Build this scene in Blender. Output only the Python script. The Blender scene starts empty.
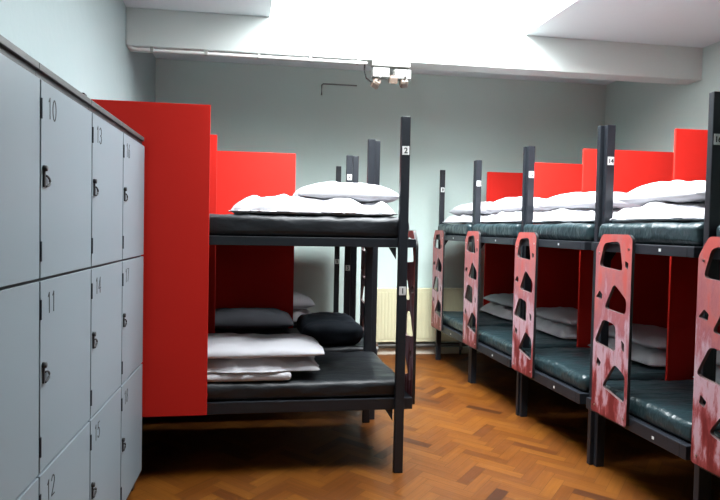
import bpy, bmesh, math, random
from mathutils import Vector, Matrix, noise
random.seed(4)
sc = bpy.context.scene
COL = sc.collection
PI = math.pi

# ------------------------------------------------------------------ materials
def mat(name, col, rough=.6, metal=0., spec=.5, bump=None, var=None, coat=0.):
    """bump=(scale, strength, distance, stretch) ; var=(scale, amount)"""
    m = bpy.data.materials.new(name); m.use_nodes = True
    nt = m.node_tree; N = nt.nodes; L = nt.links
    b = N['Principled BSDF']
    b.inputs['Base Color'].default_value = (*col, 1)
    b.inputs['Roughness'].default_value = rough
    b.inputs['Metallic'].default_value = metal
    b.inputs['Specular IOR Level'].default_value = spec
    b.inputs['Coat Weight'].default_value = coat
    tc = N.new('ShaderNodeTexCoord')
    if bump:
        mp = N.new('ShaderNodeMapping'); mp.inputs['Scale'].default_value = bump[3]
        L.new(tc.outputs['Object'], mp.inputs[0])
        n = N.new('ShaderNodeTexNoise'); n.inputs['Scale'].default_value = bump[0]; n.inputs['Detail'].default_value = 4
        L.new(mp.outputs[0], n.inputs['Vector'])
        bp = N.new('ShaderNodeBump'); bp.inputs['Strength'].default_value = bump[1]; bp.inputs['Distance'].default_value = bump[2]
        L.new(n.outputs['Fac'], bp.inputs['Height']); L.new(bp.outputs[0], b.inputs['Normal'])
    if var:
        n = N.new('ShaderNodeTexNoise'); n.inputs['Scale'].default_value = var[0]; n.inputs['Detail'].default_value = 5
        L.new(tc.outputs['Object'], n.inputs['Vector'])
        mx = N.new('ShaderNodeMix'); mx.data_type = 'RGBA'
        a = var[1]
        mx.inputs['A'].default_value = (*[max(0, c*(1-a)) for c in col], 1)
        mx.inputs['B'].default_value = (*[min(1, c*(1+a)) for c in col], 1)
        L.new(n.outputs['Fac'], mx.inputs['Factor']); L.new(mx.outputs['Result'], b.inputs['Base Color'])
    return m

M = {}
ONE = (1, 1, 1)
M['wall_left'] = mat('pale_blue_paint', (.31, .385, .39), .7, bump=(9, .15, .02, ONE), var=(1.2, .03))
M['wall'] = mat('grey_green_paint', (.535, .665, .625), .7, bump=(7, .2, .02, ONE), var=(1.2, .04))
M['white'] = mat('white_paint', (.74, .74, .73), .6, bump=(5, .12, .02, ONE))
M['beam'] = mat('beam_paint', (.58, .63, .61), .6, bump=(5, .12, .02, ONE))
M['ceil'] = mat('ceiling_paint', (.69, .755, .77), .8, bump=(5, .12, .02, ONE))
M['skirt'] = mat('cream_gloss_paint', (.72, .68, .56), .4)
M['rad'] = mat('cream_radiator_enamel', (.56, .54, .36), .4)
M['pipe'] = mat('dark_painted_pipe', (.10, .10, .09), .5)
M['frame'] = mat('charcoal_powder_coat', (.012, .015, .020), .42, spec=.4, bump=(60, .05, .002, ONE))
M['red'] = mat('red_laminate', (.60, .0215, .0145), .6, spec=.12)
M['locker'] = mat('grey_blue_laminate', (.19, .232, .258), .45, spec=.35, var=(2.0, .025))
M['locker_dark'] = mat('black_locker_carcass', (.012, .014, .017), .5)
M['locker_trim'] = mat('grey_locker_top_trim', (.045, .048, .048), .5)
M['hinge'] = mat('dark_steel_hinge', (.035, .045, .055), .4, metal=.5)
M['ink'] = mat('black_print', (.015, .016, .018), .6)
M['plate'] = mat('white_number_plastic', (.62, .63, .62), .45)
M['vinyl'] = mat('dark_teal_vinyl', (.015, .031, .036), .32, spec=.55, bump=(3.2, .7, .05, (.6, 2.8, 1.5)))
M['vinyl_black'] = mat('black_vinyl', (.012, .0145, .018), .45, spec=.4, bump=(4, .5, .04, (.8, 2.0, 1.5)))
M['linen'] = mat('white_cotton', (.56, .56, .59), .85, spec=.15, bump=(8, .3, .012, (1, 1.6, 1)))
M['shade_cotton'] = mat('shade_darkened_cotton', (.075, .078, .09), .85, spec=.15, bump=(8, .3, .012, ONE))  # grey pillow cotton with its shade painted into the base colour
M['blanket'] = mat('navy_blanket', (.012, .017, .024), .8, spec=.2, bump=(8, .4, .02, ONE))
M['plastic'] = mat('ivory_plastic', (.27, .27, .25), .45)
M['conduit_grey'] = mat('grey_conduit', (.20, .23, .22), .6)
M['rubber'] = mat('black_rubber', (.01, .01, .01), .9, spec=.1)
M['housing'] = mat('grey_white_housing', (.17, .17, .16), .45)
M['lens'] = mat('lamp_glass', (.55, .53, .47), .15)
M['bulbframe'] = mat('brown_lamp_shell', (.12, .09, .07), .4)
M['screw'] = mat('steel_screw', (.5, .5, .5), .3, metal=1)
M['black'] = mat('black_edge', (.012, .012, .013), .5)

def wood_floor():
    m = bpy.data.materials.new('oak_block_parquet'); m.use_nodes = True
    nt = m.node_tree; N = nt.nodes; L = nt.links; b = N['Principled BSDF']
    at = N.new('ShaderNodeAttribute'); at.attribute_name = 'tone'
    uv = N.new('ShaderNodeUVMap'); uv.uv_map = 'UVMap'
    cr = N.new('ShaderNodeValToRGB'); e = cr.color_ramp.elements
    e[0].position = 0; e[0].color = (.10, .026, .0022, 1)
    e[1].position = 1; e[1].color = (.42, .150, .014, 1)
    for p, c in ((.10, (.175, .046, .0035, 1)), (.35, (.27, .080, .006, 1)), (.75, (.34, .111, .009, 1))):
        k = e.new(p); k.color = c
    L.new(at.outputs['Fac'], cr.inputs['Fac'])
    # grain along the block
    mp = N.new('ShaderNodeMapping'); mp.inputs['Scale'].default_value = (3, 60, 1)
    L.new(uv.outputs[0], mp.inputs[0])
    gn = N.new('ShaderNodeTexNoise'); gn.inputs['Scale'].default_value = 1; gn.inputs['Detail'].default_value = 6
    L.new(mp.outputs[0], gn.inputs['Vector'])
    mr = N.new('ShaderNodeMapRange'); mr.inputs['From Min'].default_value = .3; mr.inputs['From Max'].default_value = .7
    mr.inputs['To Min'].default_value = .38; mr.inputs['To Max'].default_value = .50
    L.new(gn.outputs['Fac'], mr.inputs['Value'])
    mul = N.new('ShaderNodeMix'); mul.data_type = 'RGBA'; mul.blend_type = 'MULTIPLY'; mul.inputs['Factor'].default_value = 1
    L.new(cr.outputs['Color'], mul.inputs['A']); L.new(mr.outputs[0], mul.inputs['B'])
    L.new(mul.outputs['Result'], b.inputs['Base Color'])
    # worn varnish
    tc = N.new('ShaderNodeTexCoord')
    rn = N.new('ShaderNodeTexNoise'); rn.inputs['Scale'].default_value = 2.5; rn.inputs['Detail'].default_value = 5
    L.new(tc.outputs['Object'], rn.inputs['Vector'])
    r2 = N.new('ShaderNodeMapRange'); r2.inputs['To Min'].default_value = .34; r2.inputs['To Max'].default_value = .58
    L.new(rn.outputs['Fac'], r2.inputs['Value']); L.new(r2.outputs[0], b.inputs['Roughness'])
    b.inputs['Specular IOR Level'].default_value = .35
    bp = N.new('ShaderNodeBump'); bp.inputs['Strength'].default_value = .15; bp.inputs['Distance'].default_value = .004
    L.new(gn.outputs['Fac'], bp.inputs['Height']); L.new(bp.outputs[0], b.inputs['Normal'])
    return m
M['floor'] = wood_floor()
M['grout'] = mat('dark_joint', (.10, .045, .015), .7)

def board_art():
    m = bpy.data.materials.new('printed_climbing_board'); m.use_nodes = True
    nt = m.node_tree; N = nt.nodes; L = nt.links; b = N['Principled BSDF']
    tc = N.new('ShaderNodeTexCoord')
    sp = N.new('ShaderNodeSeparateXYZ'); L.new(tc.outputs['Object'], sp.inputs[0])
    n1 = N.new('ShaderNodeTexNoise'); n1.inputs['Scale'].default_value = 9; n1.inputs['Detail'].default_value = 8; n1.inputs['Roughness'].default_value = .65
    mp = N.new('ShaderNodeMapping'); mp.inputs['Scale'].default_value = (1, 1.8, .45)
    L.new(tc.outputs['Object'], mp.inputs[0]); L.new(mp.outputs[0], n1.inputs['Vector'])
    # height runs .38 .. 1.44 on the printed design
    mr = N.new('ShaderNodeMapRange'); mr.inputs['From Min'].default_value = .38; mr.inputs['From Max'].default_value = 1.44
    L.new(sp.outputs['Z'], mr.inputs['Value'])
    ad = N.new('ShaderNodeMath'); ad.operation = 'MULTIPLY_ADD'; ad.inputs[1].default_value = 1.7
    sb = N.new('ShaderNodeMath'); sb.operation = 'SUBTRACT'; sb.inputs[1].default_value = .5
    L.new(n1.outputs['Fac'], sb.inputs[0]); L.new(sb.outputs[0], ad.inputs[0]); L.new(mr.outputs[0], ad.inputs[2])
    cr = N.new('ShaderNodeValToRGB'); e = cr.color_ramp.elements
    e[0].position = 0; e[0].color = (.13, .012, .014, 1)
    e[1].position = 1; e[1].color = (.40, .075, .065, 1)
    for p, c in ((.13, (.24, .04, .042, 1)), (.26, (.42, .25, .29, 1)), (.42, (.40, .27, .31, 1)), (.60, (.27, .085, .10, 1)), (.78, (.33, .11, .11, 1))):
        k = e.new(p); k.color = c
    L.new(ad.outputs[0], cr.inputs['Fac'])
    # thin printed lines
    vo = N.new('ShaderNodeTexVoronoi'); vo.feature = 'DISTANCE_TO_EDGE'; vo.inputs['Scale'].default_value = 5
    dn = N.new('ShaderNodeVectorMath'); dn.operation = 'MULTIPLY_ADD'; dn.inputs[1].default_value = (.5, .5, .5); L.new(n1.outputs['Color'], dn.inputs[0]); L.new(tc.outputs['Object'], dn.inputs[2]); L.new(dn.outputs[0], vo.inputs['Vector'])
    lt = N.new('ShaderNodeMath'); lt.operation = 'LESS_THAN'; lt.inputs[1].default_value = .005
    L.new(vo.outputs['Distance'], lt.inputs[0])
    n2 = N.new('ShaderNodeTexNoise'); n2.inputs['Scale'].default_value = 3
    L.new(tc.outputs['Object'], n2.inputs['Vector'])
    g2 = N.new('ShaderNodeMath'); g2.operation = 'MULTIPLY'; L.new(lt.outputs[0], g2.inputs[0]); L.new(n2.outputs['Fac'], g2.inputs[1])
    mx = N.new('ShaderNodeMix'); mx.data_type = 'RGBA'; mx.inputs['B'].default_value = (.16, .03, .05, 1)
    L.new(g2.outputs[0], mx.inputs['Factor']); L.new(cr.outputs['Color'], mx.inputs['A'])
    L.new(mx.outputs['Result'], b.inputs['Base Color'])
    b.inputs['Roughness'].default_value = .45
    return m
M['board'] = board_art()
M['cut'] = mat('pale_cut_edge', (.10, .06, .06), .6)

# ------------------------------------------------------------------ object helpers
def link(name, me, m, parent=None, loc=(0, 0, 0), rot=(0, 0, 0)):
    o = bpy.data.objects.new(name, me); COL.objects.link(o)
    if m is not None:
        for k in (m if isinstance(m, (list, tuple)) else [m]): me.materials.append(k)
    o.location = loc; o.rotation_euler = rot
    if parent: o.parent = parent
    return o
def obj(name, bm, m, parent=None, smooth=False, loc=(0, 0, 0), rot=(0, 0, 0)):
    bmesh.ops.recalc_face_normals(bm, faces=bm.faces)
    me = bpy.data.meshes.new(name); bm.to_mesh(me); bm.free()
    if smooth:
        for p in me.polygons: p.use_smooth = True
    return link(name, me, m, parent, loc, rot)
def tag(o, label, cat, group=None):
    o['label'] = label; o['category'] = cat
    if group: o['group'] = group
    return o
def thing(name, label, cat, loc=(0, 0, 0), rotz=0, group=None):
    o = bpy.data.objects.new(name, None); COL.objects.link(o); o.empty_display_size = .1
    o.location = loc; o.rotation_euler = (0, 0, rotz)
    return tag(o, label, cat, group)
def struct(o): o['kind'] = 'structure'; return o

def box(bm, x0, x1, y0, y1, z0, z1, bev=0.):
    x0, x1 = sorted((x0, x1)); y0, y1 = sorted((y0, y1)); z0, z1 = sorted((z0, z1))
    vs = [bm.verts.new(p) for p in ((x0,y0,z0),(x1,y0,z0),(x1,y1,z0),(x0,y1,z0),(x0,y0,z1),(x1,y0,z1),(x1,y1,z1),(x0,y1,z1))]
    fs = [bm.faces.new([vs[i] for i in f]) for f in ((0,3,2,1),(4,5,6,7),(0,1,5,4),(1,2,6,5),(2,3,7,6),(3,0,4,7))]
    if bev:
        es = list({e for f in fs for e in f.edges})
        bmesh.ops.bevel(bm, geom=es, offset=bev, segments=2, profile=.5, affect='EDGES')
    return bm
def B(*a, **k): return box(bmesh.new(), *a, **k)
def tube(bm, pts, r, n=10):
    pts = [Vector(p) for p in pts]; rings = []
    for i, p in enumerate(pts):
        d = (pts[min(i+1, len(pts)-1)] - pts[max(i-1, 0)]).normalized()
        a = d.cross(Vector((0, 0, 1)));
        if a.length < 1e-3: a = d.cross(Vector((1, 0, 0)))
        a.normalize(); c = d.cross(a)
        rings.append([bm.verts.new(p + r*(math.cos(t)*a + math.sin(t)*c)) for t in [2*PI*k/n for k in range(n)]])
    for A, C in zip(rings, rings[1:]):
        for k in range(n): bm.faces.new((A[k], A[(k+1) % n], C[(k+1) % n], C[k]))
    bm.faces.new(rings[0]); bm.faces.new(rings[-1][::-1])
    return bm
def quad(bm, *ps): return bm.faces.new([bm.verts.new(p) for p in ps])

def rounded(sx, sy, sz, r, res=.04, amp=0., freq=4., seed=0, rz=None, fine=0., sag=0., crease=0., taper=0.):
    """soft slab centred in x,y, standing on z=0, with rounded edges and cloth-like lumps"""
    hx, hy, hz = sx/2, sy/2, sz/2
    rz = rz or r
    def axis(h, rr):
        n = max(2, int((2*(h-rr))/res)); a = [-h + rr*(1-math.cos(t*PI/14)) for t in range(7)]
        mid = [-(h-rr) + 2*(h-rr)*k/n for k in range(n+1)]
        return a + mid + [-v for v in a[::-1]]
    ax, ay, az = axis(hx, r), axis(hy, r), axis(hz, min(rz, hz*.98))
    bm = bmesh.new()
    def P(x, y, z):
        ix, iy, iz = max(-(hx-r), min(hx-r, x)), max(-(hy-r), min(hy-r, y)), max(-(hz-rz), min(hz-rz, z))
        d = Vector(((x-ix)/r, (y-iy)/r, (z-iz)/rz))
        if d.length > 1: d.normalize()
        q = Vector((ix + d.x*r, iy + d.y*r, iz + d.z*rz))
        nn = Vector((d.x, d.y, d.z))
        if nn.length > 0: nn.normalize()
        s = Vector((q.x*freq + seed*7.3, q.y*freq - seed*3.1, q.z*freq*1.4 + seed))
        dv = noise.noise(s)*amp + noise.noise(s*2.7)*amp*.4
        if fine: dv += fine*(1-abs(noise.noise(Vector((q.x*9+seed, q.y*22, q.z*9)))*2))
        if crease and abs(nn.z) < .85:
            for kk, zf in enumerate((-.35, .38)):
                zl = zf*hz + .30*hz*noise.noise(Vector((q.x*3.1+seed+kk*9, q.y*3.1, kk*4.)))
                dv -= crease*math.exp(-((z-zl)/(.13*hz))**2)
        if z < -hz + .3*sz: dv *= .2 if nn.z < -.3 else .7
        q += nn*dv
        if sag: q.z -= sag*max(0, max(abs(q.x)/hx, abs(q.y)/hy)**5)*(1 if q.z > 0 else .0)
        if taper:
            q.z = -hz + (q.z+hz)*.35 if q.z < 0 else -.65*hz + q.z*1.65
            tp = 1 - taper*(q.z+hz)/sz*min(1, .12/max(hx, .01)*2.5); q.x *= tp; q.y *= tp
        if q.z < -hz: q.z = -hz
        return (q.x, q.y, q.z + hz)
    def sheet(A, Bx, f):
        g = [[bm.verts.new(f(a, b)) for b in Bx] for a in A]
        for i in range(len(A)-1):
            for j in range(len(Bx)-1): bm.faces.new((g[i][j], g[i+1][j], g[i+1][j+1], g[i][j+1]))
    for s in (-1, 1):
        sheet(ax, ay, lambda a, b: P(a, b, s*hz)); sheet(ax, az, lambda a, b: P(a, s*hy, b)); sheet(ay, az, lambda a, b: P(s*hx, a, b))
    bmesh.ops.remove_doubles(bm, verts=bm.verts, dist=1e-5)
    return bm
def pillow_bm(w, d, h, seed=0, n=30):
    bm = bmesh.new()
    def pt(i, j, s):
        u, v = -1+2*i/n, -1+2*j/n
        u = math.sin(u*PI/2); v = math.sin(v*PI/2)
        t = max(0, (1-abs(u)**3.4))**.5*max(0, (1-abs(v)**3.4))**.5
        x = w/2*u*(1-.07*v*v*(1-0)+.05*abs(u*v)); y = d/2*v*(1-.08*u*u+.05*abs(u*v))
        z = h*t*(.66 if s > 0 else -.34)
        k = Vector((x*5+seed*3.7, y*5+seed, s*.4))
        z += (noise.noise(k)*.022 + noise.noise(k*2.6)*.010)*t*(1 if s > 0 else .3)
        # gathered creases running in from the corners
        e = max(abs(u), abs(v)); z += .006*math.sin(9*math.atan2(v, u)+seed)*e*t
        return (x, y, z + h*.34 + .002*s)
    for s in (1, -1):
        g = [[bm.verts.new(pt(i, j, s)) for j in range(n+1)] for i in range(n+1)]
        for i in range(n):
            for j in range(n): bm.faces.new((g[i][j], g[i+1][j], g[i+1][j+1], g[i][j+1]))
        if s > 0: top = g
        else: bot = g
    ring = [(i, 0) for i in range(n)] + [(n, j) for j in range(n)] + [(i, n) for i in range(n, 0, -1)] + [(0, j) for j in range(n, 0, -1)]
    for a, b in zip(ring, ring[1:]+ring[:1]):
        bm.faces.new((top[a[0]][a[1]], top[b[0]][b[1]], bot[b[0]][b[1]], bot[a[0]][a[1]]))
    return bm
def merge(bm, other, off=(0, 0, 0), rotz=0):
    me = bpy.data.meshes.new('t'); other.to_mesh(me); other.free()
    me.transform(Matrix.Translation(off) @ Matrix.Rotation(rotz, 4, 'Z'))
    bm.from_mesh(me); bpy.data.meshes.remove(me); return bm
def duvet_bm(w, d, h, seed=0, layers=2):
    '''a duvet folded over on itself: one puffy roll with the fold lines running round its sides'''
    bm = rounded(w, d, h*1.08, h*.5, res=.02, amp=.028, freq=5.2, seed=seed*1.7, fine=.006, sag=.22*h, crease=.009 if layers > 1 else .005, taper=.16)
    return bm
def text_mesh(s, size, extrude=.0006):
    cu = bpy.data.curves.new('numeral', 'FONT'); cu.body = s; cu.size = size; cu.extrude = extrude; cu.offset = .0011
    cu.align_x = 'CENTER'; cu.align_y = 'CENTER'
    o = bpy.data.objects.new('numeral_tmp', cu); COL.objects.link(o)
    dg = bpy.context.evaluated_depsgraph_get(); dg.update()
    me = bpy.data.meshes.new_from_object(o.evaluated_get(dg)); me.name = 'numeral'
    bpy.data.objects.remove(o); bpy.data.curves.remove(cu)
    return me
def stroke_text_bm(s, h, w=.0045, t=.0008):
    """thin upright sans numerals drawn as strokes, in x (right) / z (up), centred; y = thickness"""
    bm = bmesh.new(); W = h*.42; gap = h*.16
    def seg(p, q):
        p, q = Vector((p[0], 0, p[1])), Vector((q[0], 0, q[1])); d = (q-p)
        if d.length < 1e-6: return
        n = Vector((-d.z, 0, d.x)).normalized()*w/2; e = d.normalized()*w*.3
        p = p-e; q = q+e
        a = [bm.verts.new(v + Vector((0, y, 0))) for y in (-t, 0) for v in (p-n, q-n, q+n, p+n)]
        for f in ((0,1,2,3),(7,6,5,4),(0,4,5,1),(1,5,6,2),(2,6,7,3),(3,7,4,0)): bm.faces.new([a[i] for i in f])
    def arc(cx, cz, rx, rz, a0, a1, n=12): return [(cx+rx*math.cos(math.radians(a0+(a1-a0)*k/n)), cz+rz*math.sin(math.radians(a0+(a1-a0)*k/n))) for k in range(n+1)]
    G = {'0': [arc(.5, .5, .5, .5, 0, 360, 24)], '1': [[(.15, .82), (.5, 1), (.5, 0)]],
         '2': [arc(.5, .74, .45, .26, 170, -30) + [(.05, 0), (.95, 0)]],
         '3': [arc(.45, .75, .42, .25, 150, -90) + arc(.45, .25, .5, .25, 90, -150)],
         '4': [[(.75, 0), (.75, 1), (.05, .3), (1, .3)]], '5': [[(.9, 1), (.2, 1), (.12, .56)] + arc(.45, .32, .5, .32, 120, -150)],
         '6': [[(.75, 1), (.2, .55)] + arc(.5, .3, .45, .3, 140, -220, 20)], '7': [[(.05, 1), (.95, 1), (.35, 0)]],
         '8': [arc(.5, .76, .38, .24, -90, 270, 20), arc(.5, .26, .47, .26, 90, 450, 20)]}
    tot = len(s)*W + (len(s)-1)*gap; x = -tot/2
    for c in s:
        for pl in G[c]:
            for p, q in zip(pl, pl[1:]): seg((x+p[0]*W, (p[1]-.5)*h), (x+q[0]*W, (q[1]-.5)*h))
        x += W + gap
    return bm

# ------------------------------------------------------------------ the room
XL, XLB, XR, YB, YR, ZC = -.945, -.915, 4.33, 6.235, -3.0, 3.22
BY, BZ, BT = 4.81, 2.912, .19           # beam: front face, underside, depth
SX0, SX1, SY0, SZ = .228, 2.53, 2.1, 4.05   # skylight opening
def floor():
    W, n = .07, 4; bm = bmesh.new(); uvl = bm.loops.layers.uv.new('UVMap'); cl = bm.loops.layers.float_color.new('tone')
    g = .0011; R = Matrix.Rotation(PI/4, 4, 'Z'); rnd = random.Random(9)
    c0 = Vector((1.7, 1.6, 0))
    for x in range(-90, 91):
        for y in range(-90, 91):
            d = (x-y) % (2*n)
            if d == 0: a, b, horiz = (x, y), (x+n, y+1), True
            elif d == 2*n-1: a, b, horiz = (x, y), (x+1, y+n), False
            else: continue
            cc = R @ Vector(((a[0]+b[0])/2*W, (a[1]+b[1])/2*W, 0)) + c0
            if not (XL-.25 < cc.x < XR+.25 and YR-.25 < cc.y < YB+.25): continue
            x0, y0, x1, y1 = a[0]*W+g, a[1]*W+g, b[0]*W-g, b[1]*W-g
            ps = [R @ Vector(p) + c0 for p in ((x0, y0, 0), (x1, y0, 0), (x1, y1, 0), (x0, y1, 0))]
            for p in ps: p.x = max(XL-.1, min(XR+.1, p.x)); p.y = max(YR-.1, min(YB+.1, p.y))
            f = bm.faces.new([bm.verts.new(p) for p in ps])
            t = rnd.random(); t = .5 + (t-.5)*.6 if rnd.random() > .12 else t*.35
            uo = rnd.uniform(0, 40)
            uvs = ((0, 0), (n*W, 0), (n*W, W), (0, W)) if horiz else ((0, 0), (0, W), (n*W, W), (n*W, 0))
            for l, q in zip(f.loops, uvs): l[uvl].uv = (q[0]+uo, q[1]+uo); l[cl] = (t, t, t, 1)
    # joint bed just under the blocks and slab below
    o = None
    f = quad(bm, (XL-.1, YR-.1, -.002), (XR+.1, YR-.1, -.002), (XR+.1, YB+.1, -.002), (XL-.1, YB+.1, -.002)); f.material_index = 1
    box(bm, XL-.1, XR+.1, YR-.1, YB+.1, -.1, -.004)
    for f in list(bm.faces)[-6:]: f.material_index = 1
    return struct(obj('floor', bm, [M['floor'], M['grout']]))
floor()
# walls as solid slabs
def slab(name, pts, z0, z1, m):
    bm = bmesh.new(); a = [bm.verts.new((*p, z0)) for p in pts]; b = [bm.verts.new((*p, z1)) for p in pts]
    bm.faces.new(a[::-1]); bm.faces.new(b)
    for i in range(len(pts)): bm.faces.new((a[i], a[(i+1) % len(pts)], b[(i+1) % len(pts)], b[i]))
    return struct(obj(name, bm, m))
slab('wall_left', [(XL, YR), (XL, BY), (XLB, YB), (XL-.15, YB), (XL-.15, YR)], 0, ZC, M['wall_left'])
slab('wall_back', [(XL-.15, YB), (XR+.15, YB), (XR+.15, YB+.15), (XL-.15, YB+.15)], 0, ZC, M['wall'])
slab('wall_right', [(XR, YR), (XR+.15, YR), (XR+.15, YB), (XR, YB)], 0, ZC, M['wall'])
slab('wall_rear', [(XL-.15, YR-.15), (XR+.15, YR-.15), (XR+.15, YR), (XL-.15, YR)], 0, ZC, M['wall'])
# ceiling with the skylight opening
bm = bmesh.new()
box(bm, XL-.15, SX0, YR-.15, YB+.15, ZC, ZC+.1); box(bm, SX1, XR+.15, YR-.15, YB+.15, ZC, ZC+.1)
box(bm, SX0, SX1, YR-.15, SY0, ZC, ZC+.1); box(bm, SX0, SX1, BY, YB+.15, ZC, ZC+.1)
struct(obj('ceiling', bm, M['ceil']))
bm = bmesh.new()                         # upstand of the roof light
box(bm, SX0-.08, SX0, SY0-.08, BY+.08, ZC+.1, SZ); box(bm, SX1, SX1+.08, SY0-.08, BY+.08, ZC+.1, SZ)
box(bm, SX0, SX1, SY0-.08, SY0, ZC+.1, SZ); box(bm, SX0, SX1, BY, BY+.08, ZC+.1, SZ)
struct(obj('trim_1', bm, M['white']))
bm = bmesh.new()                         # roof light frame
for x in (SX0-.08, SX1-.0): box(bm, x, x+.08, SY0-.08, BY+.08, SZ, SZ+.06)
for y in (SY0-.08, BY): box(bm, SX0, SX1, y, y+.08, SZ, SZ+.06)
for x in (SX0+.77, SX0+1.53): box(bm, x-.02, x+.02, SY0, BY, SZ, SZ+.06)
struct(obj('window_1', bm, M['white']))
# beam across the room
struct(obj('trim_2', B(XL+.001, XR-.001, BY, BY+BT, BZ, ZC-.001, bev=.006), M['beam']))
# skirting
bm = bmesh.new(); box(bm, XL+.02, XR, YB-.016, YB-.0005, 0, .075, bev=.004); struct(obj('baseboard_back', bm, M['skirt']))
struct(obj('baseboard_right', B(XR-.016, XR-.0005, YR, YB-.02, 0, .075, bev=.004), M['skirt']))

# ------------------------------------------------------------------ radiator
rad = thing('radiator', 'cream panel radiator under the far wall between the two rows of bunks', 'radiator', (2.06, YB-.02, 0))
bm = bmesh.new(); box(bm, -.52, .52, -.075, -.055, .16, .77, bev=.006)
for k in range(26):
    x = -.49 + k*.98/25; box(bm, x-.012, x+.012, -.081, -.074, .20, .73, bev=.002)
obj('front_panel', bm, M['rad'], rad)
bm = bmesh.new(); box(bm, -.52, .52, -.055, -.012, .745, .772, bev=.004)
for k in range(17): box(bm, -.5+k*.0625-.012, -.5+k*.0625+.012, -.05, -.018, .770, .775)
obj('top_grille', bm, M['rad'], rad)
obj('rear_panel', B(-.52, .52, -.03, -.012, .16, .745, bev=.004), M['rad'], rad)
obj('pipe', tube(bmesh.new(), [(-1.0, -.035, .115), (1.2, -.035, .115)], .022), M['pipe'], rad, True)
for s in (-1, 1):
    obj('pipe', tube(bmesh.new(), [(s*.50, -.035, .115), (s*.50, -.035, .0)], .012), M['pipe'], rad, True)
    v = obj('valve', tube(bmesh.new(), [(s*.50, -.05, .165), (s*.50, -.05, .10)], .014), M['screw'], rad, True)
    obj('valve_cap', tube(bmesh.new(), [(s*.50, -.05, .10), (s*.50, -.05, .06)], .02), M['plastic'], v, True)

# ------------------------------------------------------------------ conduit, emergency light
t = thing('cable_trunking', 'white cable conduit clipped along the lower edge of the white beam', 'conduit', (0, BY+.02, BZ))
tube_pts = [(XL+.015, 0, .0), (XL+.05, 0, -.018), (XL+.09, 0, -.024), (1.08, 0, -.024)]
obj('conduit_tube', tube(bmesh.new(), tube_pts, .012, 12), M['white'], t, True)
for x in (-.74, -.30, .14, .58, 1.0):
    bm = bmesh.new(); box(bm, x-.012, x+.012, -.016, .016, -.04, -.001, bev=.002); obj('clip', bm, M['plastic'], t)
t = thing('twin_spot_light', 'white emergency light with two tilting spots hung under the beam', 'emergency light', (1.30, BY+.045, BZ))
obj('mounting_rail', B(-.175, .165, -.045, .03, -.045, -.002, bev=.004), M['plastic'], t)
for i, (cx, zz) in enumerate(((-.095, -.06), (.10, -.066))):
    h = obj('housing', B(cx-.075, cx+.075, -.05, .03, zz-.085, zz, bev=.008), M['housing'], t)
    bm = bmesh.new(); box(bm, cx-.035, cx+.035, -.056, -.049, zz-.062, zz-.03, bev=.003); obj('switch_plate', bm, M['lens'], h)
    obj('bracket', B(cx-.03, cx+.03, -.015, .01, zz, -.044), M['pipe'], t)
def spot(x, z, ax, ay):
    bm = bmesh.new(); prof = [(.026, .0), (.034, .018), (.036, .062), (.033, .066)]
    rings = []
    for r, zz in prof:
        q = .35*r
        rings.append([bm.verts.new((a, b, -zz)) for a, b in ((r, r-q), (r-q, r), (q-r, r), (-r, r-q), (-r, q-r), (q-r, -r), (r-q, -r), (r, q-r))])
    for A, C in zip(rings, rings[1:]):
        for k in range(8): bm.faces.new((A[k], A[(k+1) % 8], C[(k+1) % 8], C[k]))
    bm.faces.new(rings[0]); bm.faces.new(rings[-1][::-1])
    s = obj('spot_head', bm, M['bulbframe'], t, False, (x, -.045, z), (ax, ay, 0))
    obj('lens', B(-.029, .029, -.029, .029, -.0685, -.0662, bev=.001), M['lens'], s)
    obj('knuckle', B(-.007, .007, -.007, .007, -.002, .045, bev=.002), M['pipe'], s)
spot(-.125, -.175, .9, .5); spot(.015, -.125, .35, 0); spot(.115, -.155, 1.0, -.15)
obj('cable', tube(bmesh.new(), [(-.235, 0, -.02), (-.24, -.01, -.09), (-.225, -.02, -.15), (-.185, -.03, -.185), (-.135, -.035, -.18)], .007, 8), M['rubber'], t, True)

t = thing('wall_conduit', 'thin grey conduit bending down the far wall beneath the beam', 'conduit', (.88, YB-.012, 2.94))
obj('pipe_run', tube(bmesh.new(), [(0, 0, -.02), (0, 0, .09), (.015, 0, .105), (.40, 0, .105)], .008, 8), M['conduit_grey'], t, True)

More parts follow.
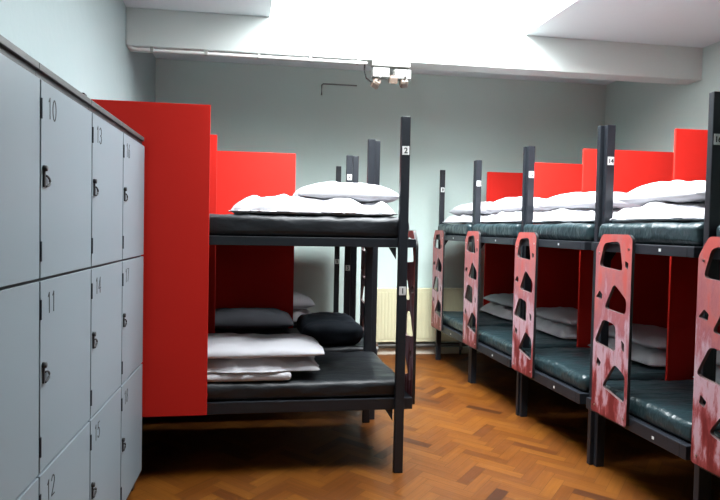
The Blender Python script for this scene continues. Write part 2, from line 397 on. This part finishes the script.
# ------------------------------------------------------------------ lockers
LS = .049; LX = -.536*.99; LPTS = [1.28, 1.762, 2.250, 2.714, 3.165]
LZ = [.085, .686, 1.277, 1.876]
ang = -math.atan(LS)
names = [None, ('10', '11', '12'), ('13', '14', '15'), ('16', '17', '18')]
labels = ['grey locker column without visible numbers nearest the camera at the left edge',
          'grey three-door locker column numbered 10, 11 and 12',
          'grey three-door locker column numbered 13, 14 and 15',
          'narrow-looking grey locker column numbered 16, 17 and 18 beside the red panel']
for ci in range(4):
    y0, y1 = LPTS[ci], LPTS[ci+1]; w = (y1-y0)/math.cos(ang) - .0015
    # local frame: +x runs along the front (away from the camera), -y faces the aisle, front face at y=0
    R = thing('locker_column', labels[ci], 'lockers', (LX + LS*(y0-3), y0, 0), PI/2 + ang, 'bank of grey lockers')
    D = .36
    obj('carcass', B(0, w, .009, D, .06, 1.897), M['locker_dark'], R)
    obj('top_trim', B(0, w, -.002, D, 1.8975, 1.919, bev=.002), M['locker_trim'], R)
    for x in (.02, w-.06):
        for y in (.03, D-.07): obj('foot', B(x, x+.04, y, y+.04, 0, .06), M['locker_dark'], R)
    for k in range(3):
        z1, z0 = LZ[3-k]-.005, LZ[2-k]+.005
        d = obj('door', B(.007, w-.001, -.004, .0085, z0, z1, bev=.0012), M['locker'], R)
        for zz in (z1-.115, z0+.05):
            bm = bmesh.new(); box(bm, .003, .0125, -.0065, -.0042, zz, zz+.06, bev=.0008); tube(bm, [(.004, -.006, zz), (.004, -.006, zz+.06)], .0035, 8)
            obj('hinge', bm, M['hinge'], d)
        zc = z0 + (z1-z0)*.525
        h = obj('hasp', B(.020, .030, -.010, -.0042, zc-.036, zc+.016, bev=.0015), M['ink'], d)
        bm = bmesh.new(); tube(bm, [(.030+.032*math.sin(a), -.010, zc-.018+.016*math.cos(a)) for a in [PI*q/10 for q in range(11)]], .0033, 8)
        tube(bm, [(.025, -.0042, zc+.020), (.025, -.015, zc+.020)], .009, 12)
        obj('staple', bm, M['ink'], h, True)
        if names[ci]:
            obj('numeral', stroke_text_bm(names[ci][k], .062, .0042), M['ink'], d, loc=(.092, -.0043, z1-.072))

# ------------------------------------------------------------------ bunks
HOLES = [[(.26, .055), (.64, .045), (.74, .185), (.14, .172)], [(.56, .275), (.88, .345), (.86, .415), (.33, .402)],
         [(.28, .478), (.60, .492), (.62, .622), (.07, .602)], [(.64, .705), (.90, .745), (.90, .875), (.34, .835)],
         [(.83, .140), (.92, .150), (.90, .178), (.84, .170)], [(.14, .318), (.22, .335), (.20, .362), (.05, .352)],
         [(.80, .560), (.88, .575), (.88, .612), (.82, .605)], [(.14, .692), (.24, .712), (.20, .738), (.12, .726)]]
def board_mesh(h, w, thick):
    """2D curve with holes -> mesh; x = width (0..w), y = height"""
    cu = bpy.data.curves.new('b', 'CURVE'); cu.dimensions = '2D'; cu.fill_mode = 'BOTH'; cu.extrude = thick/2
    def rp(poly, r):
        out = []
        n = len(poly)
        for i in range(n):
            p0, p, p1 = Vector(poly[i-1]), Vector(poly[i]), Vector(poly[(i+1) % n])
            a = (p0-p); b = (p1-p); ra = min(r, a.length*.42, b.length*.42)
            A = p + a.normalized()*ra; C = p + b.normalized()*ra
            for k in range(6):
                s = k/5; out.append((1-s)**2*A + 2*s*(1-s)*p + s*s*C)
        return out
    def add(poly):
        s = cu.splines.new('POLY'); s.points.add(len(poly)-1)
        for q, p in zip(s.points, poly): q.co = (p[0], p[1], 0, 1)
        s.use_cyclic_u = True
    add(rp([(0, 0), (w, 0), (w, h-.025), (w-.025, h), (.055, h), (0, h-.09)], .018))
    for H in HOLES:
        k = 1.13; mx = sum(p[0] for p in H)/4; my = sum(p[1] for p in H)/4
        H = [(mx+(p[0]-mx)*k, my+(p[1]-my)*k) for p in H]
        add(rp([(x*w, (1-y)*h) for x, y in H], .030 if H[0][0] > 0 and abs(H[2][1]-H[0][1]) > .06 else .007))
    o = bpy.data.objects.new('b', cu); COL.objects.link(o)
    dg = bpy.context.evaluated_depsgraph_get(); dg.update()
    me = bpy.data.meshes.new_from_object(o.evaluated_get(dg)); bpy.data.objects.remove(o); bpy.data.curves.remove(cu)
    return me
BOARD = board_mesh(1.05, .305, .018); BOARD.name = 'climbing_board'

PH = 2.103
def bunk(x0, y0, dx, dy, pitch, L, num, label, panels, group, bv=.08, zl=1.905, lu=.06):
    """u runs from the foot (aisle) to the head, v from the numbered side across the bed."""
    R = thing('bunk_bed', label, 'bunk bed', (x0, y0, 0), 0, group)
    fr = M['frame']; V1 = pitch
    def bx(u0, u1, v0, v1, z0, z1, bev=.003): return B(dx*u0, dx*u1, dy*v0, dy*v1, z0, z1, bev=bev)
    obj('post', bx(lu, lu+.054, .033, .0635, 0, PH), fr, R)
    obj('post', bx(.06, .114, V1+.0005, V1+.031, 0, PH), fr, R)
    obj('post', bx(L+.0005, L+.045, .14, .19, 0, PH+.068 if num == 2 else 1.39), fr, R)
    obj('post', bx(L+.0005, L+.045, V1-.19, V1-.14, 0, 1.39), fr, R)
    for z0, z1 in ((.372, .440), (1.338, 1.390)):
        obj('side_rail', bx(0, L, .065, .105, z0, z1), fr, R); obj('side_rail', bx(0, L, V1-.04, V1, z0, z1), fr, R)
        obj('end_rail', bx(0, .04, .105, V1-.04, z0, z1), fr, R); obj('end_rail', bx(L-.04, L, .105, V1-.04, z0, z1), fr, R)
        bm = bmesh.new()
        for k in range(11):
            u = .10 + k*(L-.26)/10; box(bm, dx*u, dx*(u+.06), dy*.105, dy*(V1-.04), z1-.035, z1-.002)
        box(bm, dx*.04, dx*(L-.04), dy*.105, dy*(V1-.04), z1-.002, z1+.001)
        obj('slat_base', bm, fr, R)
        # small white stickers on the end rail
        obj('rail_sticker', B(dx*-.001, dx*.001, dy*.62, dy*.635, z0+.02, z0+.035), M['plate'], R)
        # gusset under the rail by the aisle posts
        for vv in (.07, V1-.078):
            bm = bmesh.new(); a = [(dx*.12, z0-.001), (dx*.12, z0-.07), (dx*.165, z0-.001)]
            vs = [[bm.verts.new((p[0], dy*(vv+q), p[1])) for p in a] for q in (0, .008)]
            bm.faces.new(vs[0]); bm.faces.new(vs[1][::-1])
            for i in range(3): bm.faces.new((vs[0][i], vs[0][(i+1) % 3], vs[1][(i+1) % 3], vs[1][i]))
            obj('gusset', bm, fr, R)
    for (u0, u1, v0, z0, z1) in panels:
        obj('privacy_panel', bx(u0, u1, v0, v0+.015, z0, z1, .002), M['red'], R)
    # climbing board on the aisle face
    bm = bmesh.new(); bm.from_mesh(BOARD)
    flip = False
    for v in bm.verts:
        a, b, c = v.co; v.co = (dx*(-.0105 - c), dy*(bv + a), .39 + b)
    bmesh.ops.recalc_face_normals(bm, faces=bm.faces)
    for f in bm.faces:
        c = f.calc_center_median(); a = abs(c.y) if False else dy*c.y - bv; b = c.z - .39
        inner = .012 < a < .293 and .004 < b < 1.046 and not (b > .95 and a < .05) and not (b > 1.02 and a > .27)
        f.material_index = 0 if abs(f.normal.x) > .9 else (2 if inner else 1)
    me = bpy.data.meshes.new('climbing_board'); bm.to_mesh(me); bm.free()
    bo = link('climbing_board', me, [M['board'], M['black'], M['cut']], R)
    for a, b in ((.03, .94), (.28, .97), (.03, .04), (.28, .04)):
        bm = bmesh.new(); tube(bm, [(dx*-.0195, dy*(bv+a), .39+b), (dx*-.0225, dy*(bv+a), .39+b)], .006, 10)
        obj('screw', bm, M['screw'], bo)
    # number plates, on the face of the numbered post towards the door
    yf = min(dy*.033, dy*.0635)
    xc = dx*(lu+.027)
    for z, s in ((zl, str(num)), (1.085, str(num-1)))[:1 if dx > 0 else 2]:
        p = obj('number_plate', B(xc-.021, xc+.021, yf-.0025, yf-.0003, z-.025, z+.025, bev=.0008), M['plate'], R)
        link('numeral', text_mesh(s, .045 if len(s) == 1 else .036), M['ink'], p, (xc, yf-.0027, z-.0015), (PI/2, 0, 0))
    return R
from mathutils.bvhtree import BVHTree
def settle(o, *under):
    '''let a soft thing rest on what lies below it: its underside takes the shape of the surface it touches'''
    M0 = Matrix.Translation(o.location) @ o.rotation_euler.to_matrix().to_4x4(); inv = M0.inverted()
    for u in under:
        MU = Matrix.Translation(u.location) @ u.rotation_euler.to_matrix().to_4x4()
        t = BVHTree.FromPolygons([MU @ v.co for v in u.data.vertices], [tuple(p.vertices) for p in u.data.polygons])
        for v in o.data.vertices:
            p = M0 @ v.co; h = t.ray_cast(Vector((p.x, p.y, 9)), Vector((0, 0, -1)))[0]
            if h and p.z < h.z + .004:
                d = h.z + .004 - p.z; v.co = inv @ Vector((p.x, p.y, h.z + .004 - min(.002, d*.02)))
    o.data.update(); return o
LAST = {}
def top_of(o): return o.location.z + max(v.co.z for v in o.data.vertices)
ZL, ZU = .4415, 1.3915
def mattress(x0, y0, dx, dy, pitch, L, z, seed, label, h=.105, m='vinyl'):
    W = pitch - .065 - .02
    o = obj('mattress', rounded(L-.10, W, h, .035, res=.035, amp=.010, freq=6, seed=seed, fine=.003), M[m], None, True,
            (x0 + dx*(L/2-.02), y0 + dy*(.065 + (pitch-.065)/2), z))
    tag(o, label, 'mattress', 'dark vinyl mattresses'); return top_of(o)
def pillow(x, y, z, w, d, h, rz, seed, label, tilt=(0, 0), m='linen', group='pillows on the bunks', on='duvet'):
    on = LAST['d'] if on == 'duvet' else on
    o = obj('pillow', pillow_bm(w, d, h, seed), M[m], None, True, (x, y, z), (tilt[0], tilt[1], rz)); tag(o, label, 'pillow', group)
    if on: settle(o, on)
    return o
def duvet(x, y, z, w, d, h, rz, seed, label, layers=2):
    o = obj('duvet', duvet_bm(w, d, h, seed, layers), M['linen'], None, True, (x, y, z), (0, 0, rz)); tag(o, label, 'duvet', 'folded duvets on the bunks'); LAST['d'] = o; return top_of(o)-.006

# ---- right row (foot ends towards the aisle)
RX = 2.117; LR = 2.15
PY = {8: 5.988, 10: 5.052, 12: 4.118, 14: 3.203, 16: 2.36}
NX = {8: 5.052, 10: 4.118, 12: 3.203, 14: 2.36, 16: 1.42}
where = {8: 'farthest bunk of the right row, post numbered 8, beside the radiator',
         10: 'second farthest bunk of the right row, post numbered 10',
         12: 'middle bunk of the right row, post numbered 12',
         14: 'second nearest bunk of the right row, post numbered 14',
         16: 'nearest bunk of the right row, post numbered 16, cut by the right edge'}
for n in (8, 10, 12, 14, 16):
    y0 = PY[n]; pit = PY[n]-NX[n]
    bunk(RX, y0, 1, -1, pit, LR, n, where[n], [({8: .60, 10: .59, 12: .53, 14: .545, 16: .55}[n], LR, .049, .46, 2.10)], 'bunks of the right row', {8: .10, 10: .04, 12: .07, 14: .145, 16: .050}[n], 1.885, {8: .06, 10: .062, 12: .072, 14: .084, 16: .016}[n])
    W = pit-.075; yc = y0 - .07 - W/2
    top = mattress(RX, y0, 1, -1, pit, LR, ZU, n, 'dark vinyl mattress on the upper bunk of post %d' % n, h=.112)
    low = mattress(RX, y0, 1, -1, pit, LR, ZL, n+30, 'dark vinyl mattress on the lower bunk of post %d' % n)
    if n != 16:
        dt = duvet(RX+.36, yc+.015, top, .58, W-.06, .088, .03*math.sin(n), n, 'white folded duvet on the upper bunk of post %d' % n)
        pillow(RX+.36, yc+.04, dt-.042, .47, W*.84, .13, .06*math.cos(n*2), n+1, 'white pillow on the folded duvet of upper bunk %d' % n)
        LO = RX + {8: .80, 10: .82, 12: .86, 14: .93}[n]
        dt = duvet(LO, yc+.05, low, .56, W-.16, .088, .05*math.cos(n), n+50, 'white folded duvet on the lower bunk of post %d' % n)
        pillow(LO, yc+.06, dt-.022, .46, W*.78, .098, .05, n+60, 'greyish white pillow on the shaded lower bunk of post %d' % n)

# ---- left row (heads against the left wall)
LL = 1.90
bunk(1.038, 3.142, -1, 1, .888, LL, 2, 'nearest bunk of the left row, numbered 1 and 2, behind the lockers',
     [(1.208, LL, .048, .375, 2.118), (1.205, LL, .905, .46, 2.09)], 'bunks of the left row')
bunk(1.092, 5.05, -1, -1, .92, LL, 4, 'second bunk of the left row, post numbered 4', [(.607, LL, .049, .46, 2.10)], 'bunks of the left row', lu=.09)
bunk(1.125, 5.97, -1, -1, .92, LL, 6, 'farthest bunk of the left row, in front of the far wall', [(.64, LL, .049, .46, 2.06)], 'bunks of the left row')
t2 = mattress(1.03, 3.142, -1, 1, .888, LL, ZU, 2, 'black vinyl mattress on the upper bunk of post 2', h=.12, m='vinyl_black')
t1 = mattress(1.03, 3.142, -1, 1, .888, LL, ZL, 1, 'black vinyl mattress on the lower bunk of post 2', h=.10, m='vinyl_black')
t3 = mattress(1.092, 5.05, -1, -1, .92, LL, ZL, 3, 'dark mattress on the lower bunk of post 4 behind the nearest left bunk', h=.10, m='vinyl_black')
t5 = mattress(1.125, 5.97, -1, -1, .92, LL, ZL, 5, 'dark mattress on the farthest lower bunk of the left row', h=.10, m='vinyl_black')
mattress(1.092, 5.05, -1, -1, .92, LL, ZU, 4, 'dark mattress on the upper bunk of post 4', m='vinyl_black')
mattress(1.125, 5.97, -1, -1, .92, LL, ZU, 6, 'dark mattress on the farthest upper bunk of the left row', m='vinyl_black')
# upper linen of bunk 2
dt = duvet(.44, 3.55, t2, .98, .62, .092, 0, 21, 'white folded duvet on the upper bunk of post 2', 2)
pillow(.66, 3.55, dt-.058, .63, .46, .125, .02, 22, 'plump white pillow on the folded duvet of upper bunk 2')
# lower linen of bunk 1
o = obj('sheet', rounded(.70, .50, .045, .02, res=.03, amp=.006, freq=7, seed=3, fine=.002), M['linen'], None, True, (-.04, 3.475, t1), (0, 0, 0))
tag(o, 'white folded sheet at the bottom of the linen stack on lower bunk 1', 'sheet')
dt = duvet(.06, 3.475, top_of(o)-.004, .86, .48, .06, .02, 31, 'white folded duvet between sheet and pillow on lower bunk 1', 1)
pillow(.06, 3.465, dt-.022, .90, .48, .088, .02, 32, 'greyish white pillow topping the stack on lower bunk 1')
# lower bunk 3
o = obj('blanket', rounded(.68, .50, .10, .045, res=.03, amp=.014, freq=6, seed=5, fine=.003), M['blanket'], None, True, (.07, 4.47, t3))  # dark colour stands in for the shade on this bedding
tag(o, 'folded bedding darkened for shade under the grey pillow on lower bunk 3', 'blanket')
pillow(.07, 4.44, top_of(o)-.008, .70, .46, .135, .0, 42, 'grey pillow with shade painted into its colour behind the linen stack of bunk 1', m='shade_cotton', on=o)
o = obj('blanket', rounded(.46, .60, .17, .075, res=.03, amp=.02, freq=6, seed=8, fine=.004), M['blanket'], None, True, (.72, 4.45, t3))
tag(o, 'dark navy blanket bundled near the foot of lower bunk 3', 'blanket')
dt = duvet(.42, 5.42, t5, .62, .5, .085, .1, 51, 'white folded duvet under the pillow on the farthest lower left bunk', 1)
pillow(.42, 5.42, dt-.02, .54, .45, .14, .2, 52, 'white pillow catching light on the farthest lower left bunk')

# ------------------------------------------------------------------ light
SKY_DIR, SKY_POW, SKY_GLOW, SKY_BASE = (-.40, -.48, .78), 5, 32, 25.5
w = bpy.data.worlds.new('sky'); sc.world = w; w.use_nodes = True
wt = w.node_tree; bg = wt.nodes['Background']
# hazy sky: an even veil with a broad bright patch high up behind and to the left of the door
tcw = wt.nodes.new('ShaderNodeTexCoord'); dp = wt.nodes.new('ShaderNodeVectorMath'); dp.operation = 'DOT_PRODUCT'
dp.inputs[1].default_value = Vector(SKY_DIR).normalized()
wt.links.new(tcw.outputs['Generated'], dp.inputs[0])
mx0 = wt.nodes.new('ShaderNodeMath'); mx0.operation = 'MAXIMUM'; mx0.inputs[1].default_value = 0; wt.links.new(dp.outputs['Value'], mx0.inputs[0])
pw = wt.nodes.new('ShaderNodeMath'); pw.operation = 'POWER'; pw.inputs[1].default_value = SKY_POW; wt.links.new(mx0.outputs[0], pw.inputs[0])
ma = wt.nodes.new('ShaderNodeMath'); ma.operation = 'MULTIPLY_ADD'; ma.inputs[1].default_value = SKY_GLOW; ma.inputs[2].default_value = SKY_BASE
wt.links.new(pw.outputs[0], ma.inputs[0]); wt.links.new(ma.outputs[0], bg.inputs[1])
bg.inputs[0].default_value = (.93, .97, 1.0, 1)
def portal(name, loc, rot, sx, sy):
    L = bpy.data.lights.new(name, 'AREA'); L.shape = 'RECTANGLE'; L.size = sx; L.size_y = sy
    L.cycles.is_portal = True
    o = bpy.data.objects.new(name, L); COL.objects.link(o); o.location = loc; o.rotation_euler = rot
portal('skylight_portal', ((SX0+SX1)/2, (SY0+BY)/2, SZ+.08), (0, 0, 0), SX1-SX0, BY-SY0)

# ------------------------------------------------------------------ camera
f, yaw, pit, roll, cx, cy = 560.0, .140763515, .0306786786, .0186257219, 318.845719, 244.286989
cam = bpy.data.cameras.new('camera'); co = bpy.data.objects.new('camera', cam); COL.objects.link(co); sc.camera = co
cam.sensor_fit = 'HORIZONTAL'; cam.sensor_width = 36; cam.lens = f/720*36
cam.shift_x = (360-cx)/720; cam.shift_y = (cy-250)/720
cam.clip_start = .05
fw = Vector((math.sin(yaw)*math.cos(pit), math.cos(yaw)*math.cos(pit), -math.sin(pit)))
rt = Vector((math.cos(yaw), -math.sin(yaw), 0)); up = rt.cross(fw)
# picture content is turned clockwise by roll -> camera turned counter-clockwise
rt2 = math.cos(roll)*rt + math.sin(roll)*up; up2 = -math.sin(roll)*rt + math.cos(roll)*up
co.matrix_world = Matrix(((rt2.x, up2.x, -fw.x, 0), (rt2.y, up2.y, -fw.y, 0), (rt2.z, up2.z, -fw.z, 1.45), (0, 0, 0, 1)))

vs = sc.view_settings
vs.view_transform = 'Standard'; vs.look = 'None'; vs.gamma = 1; vs.use_curve_mapping = False
vs.exposure = 0.0
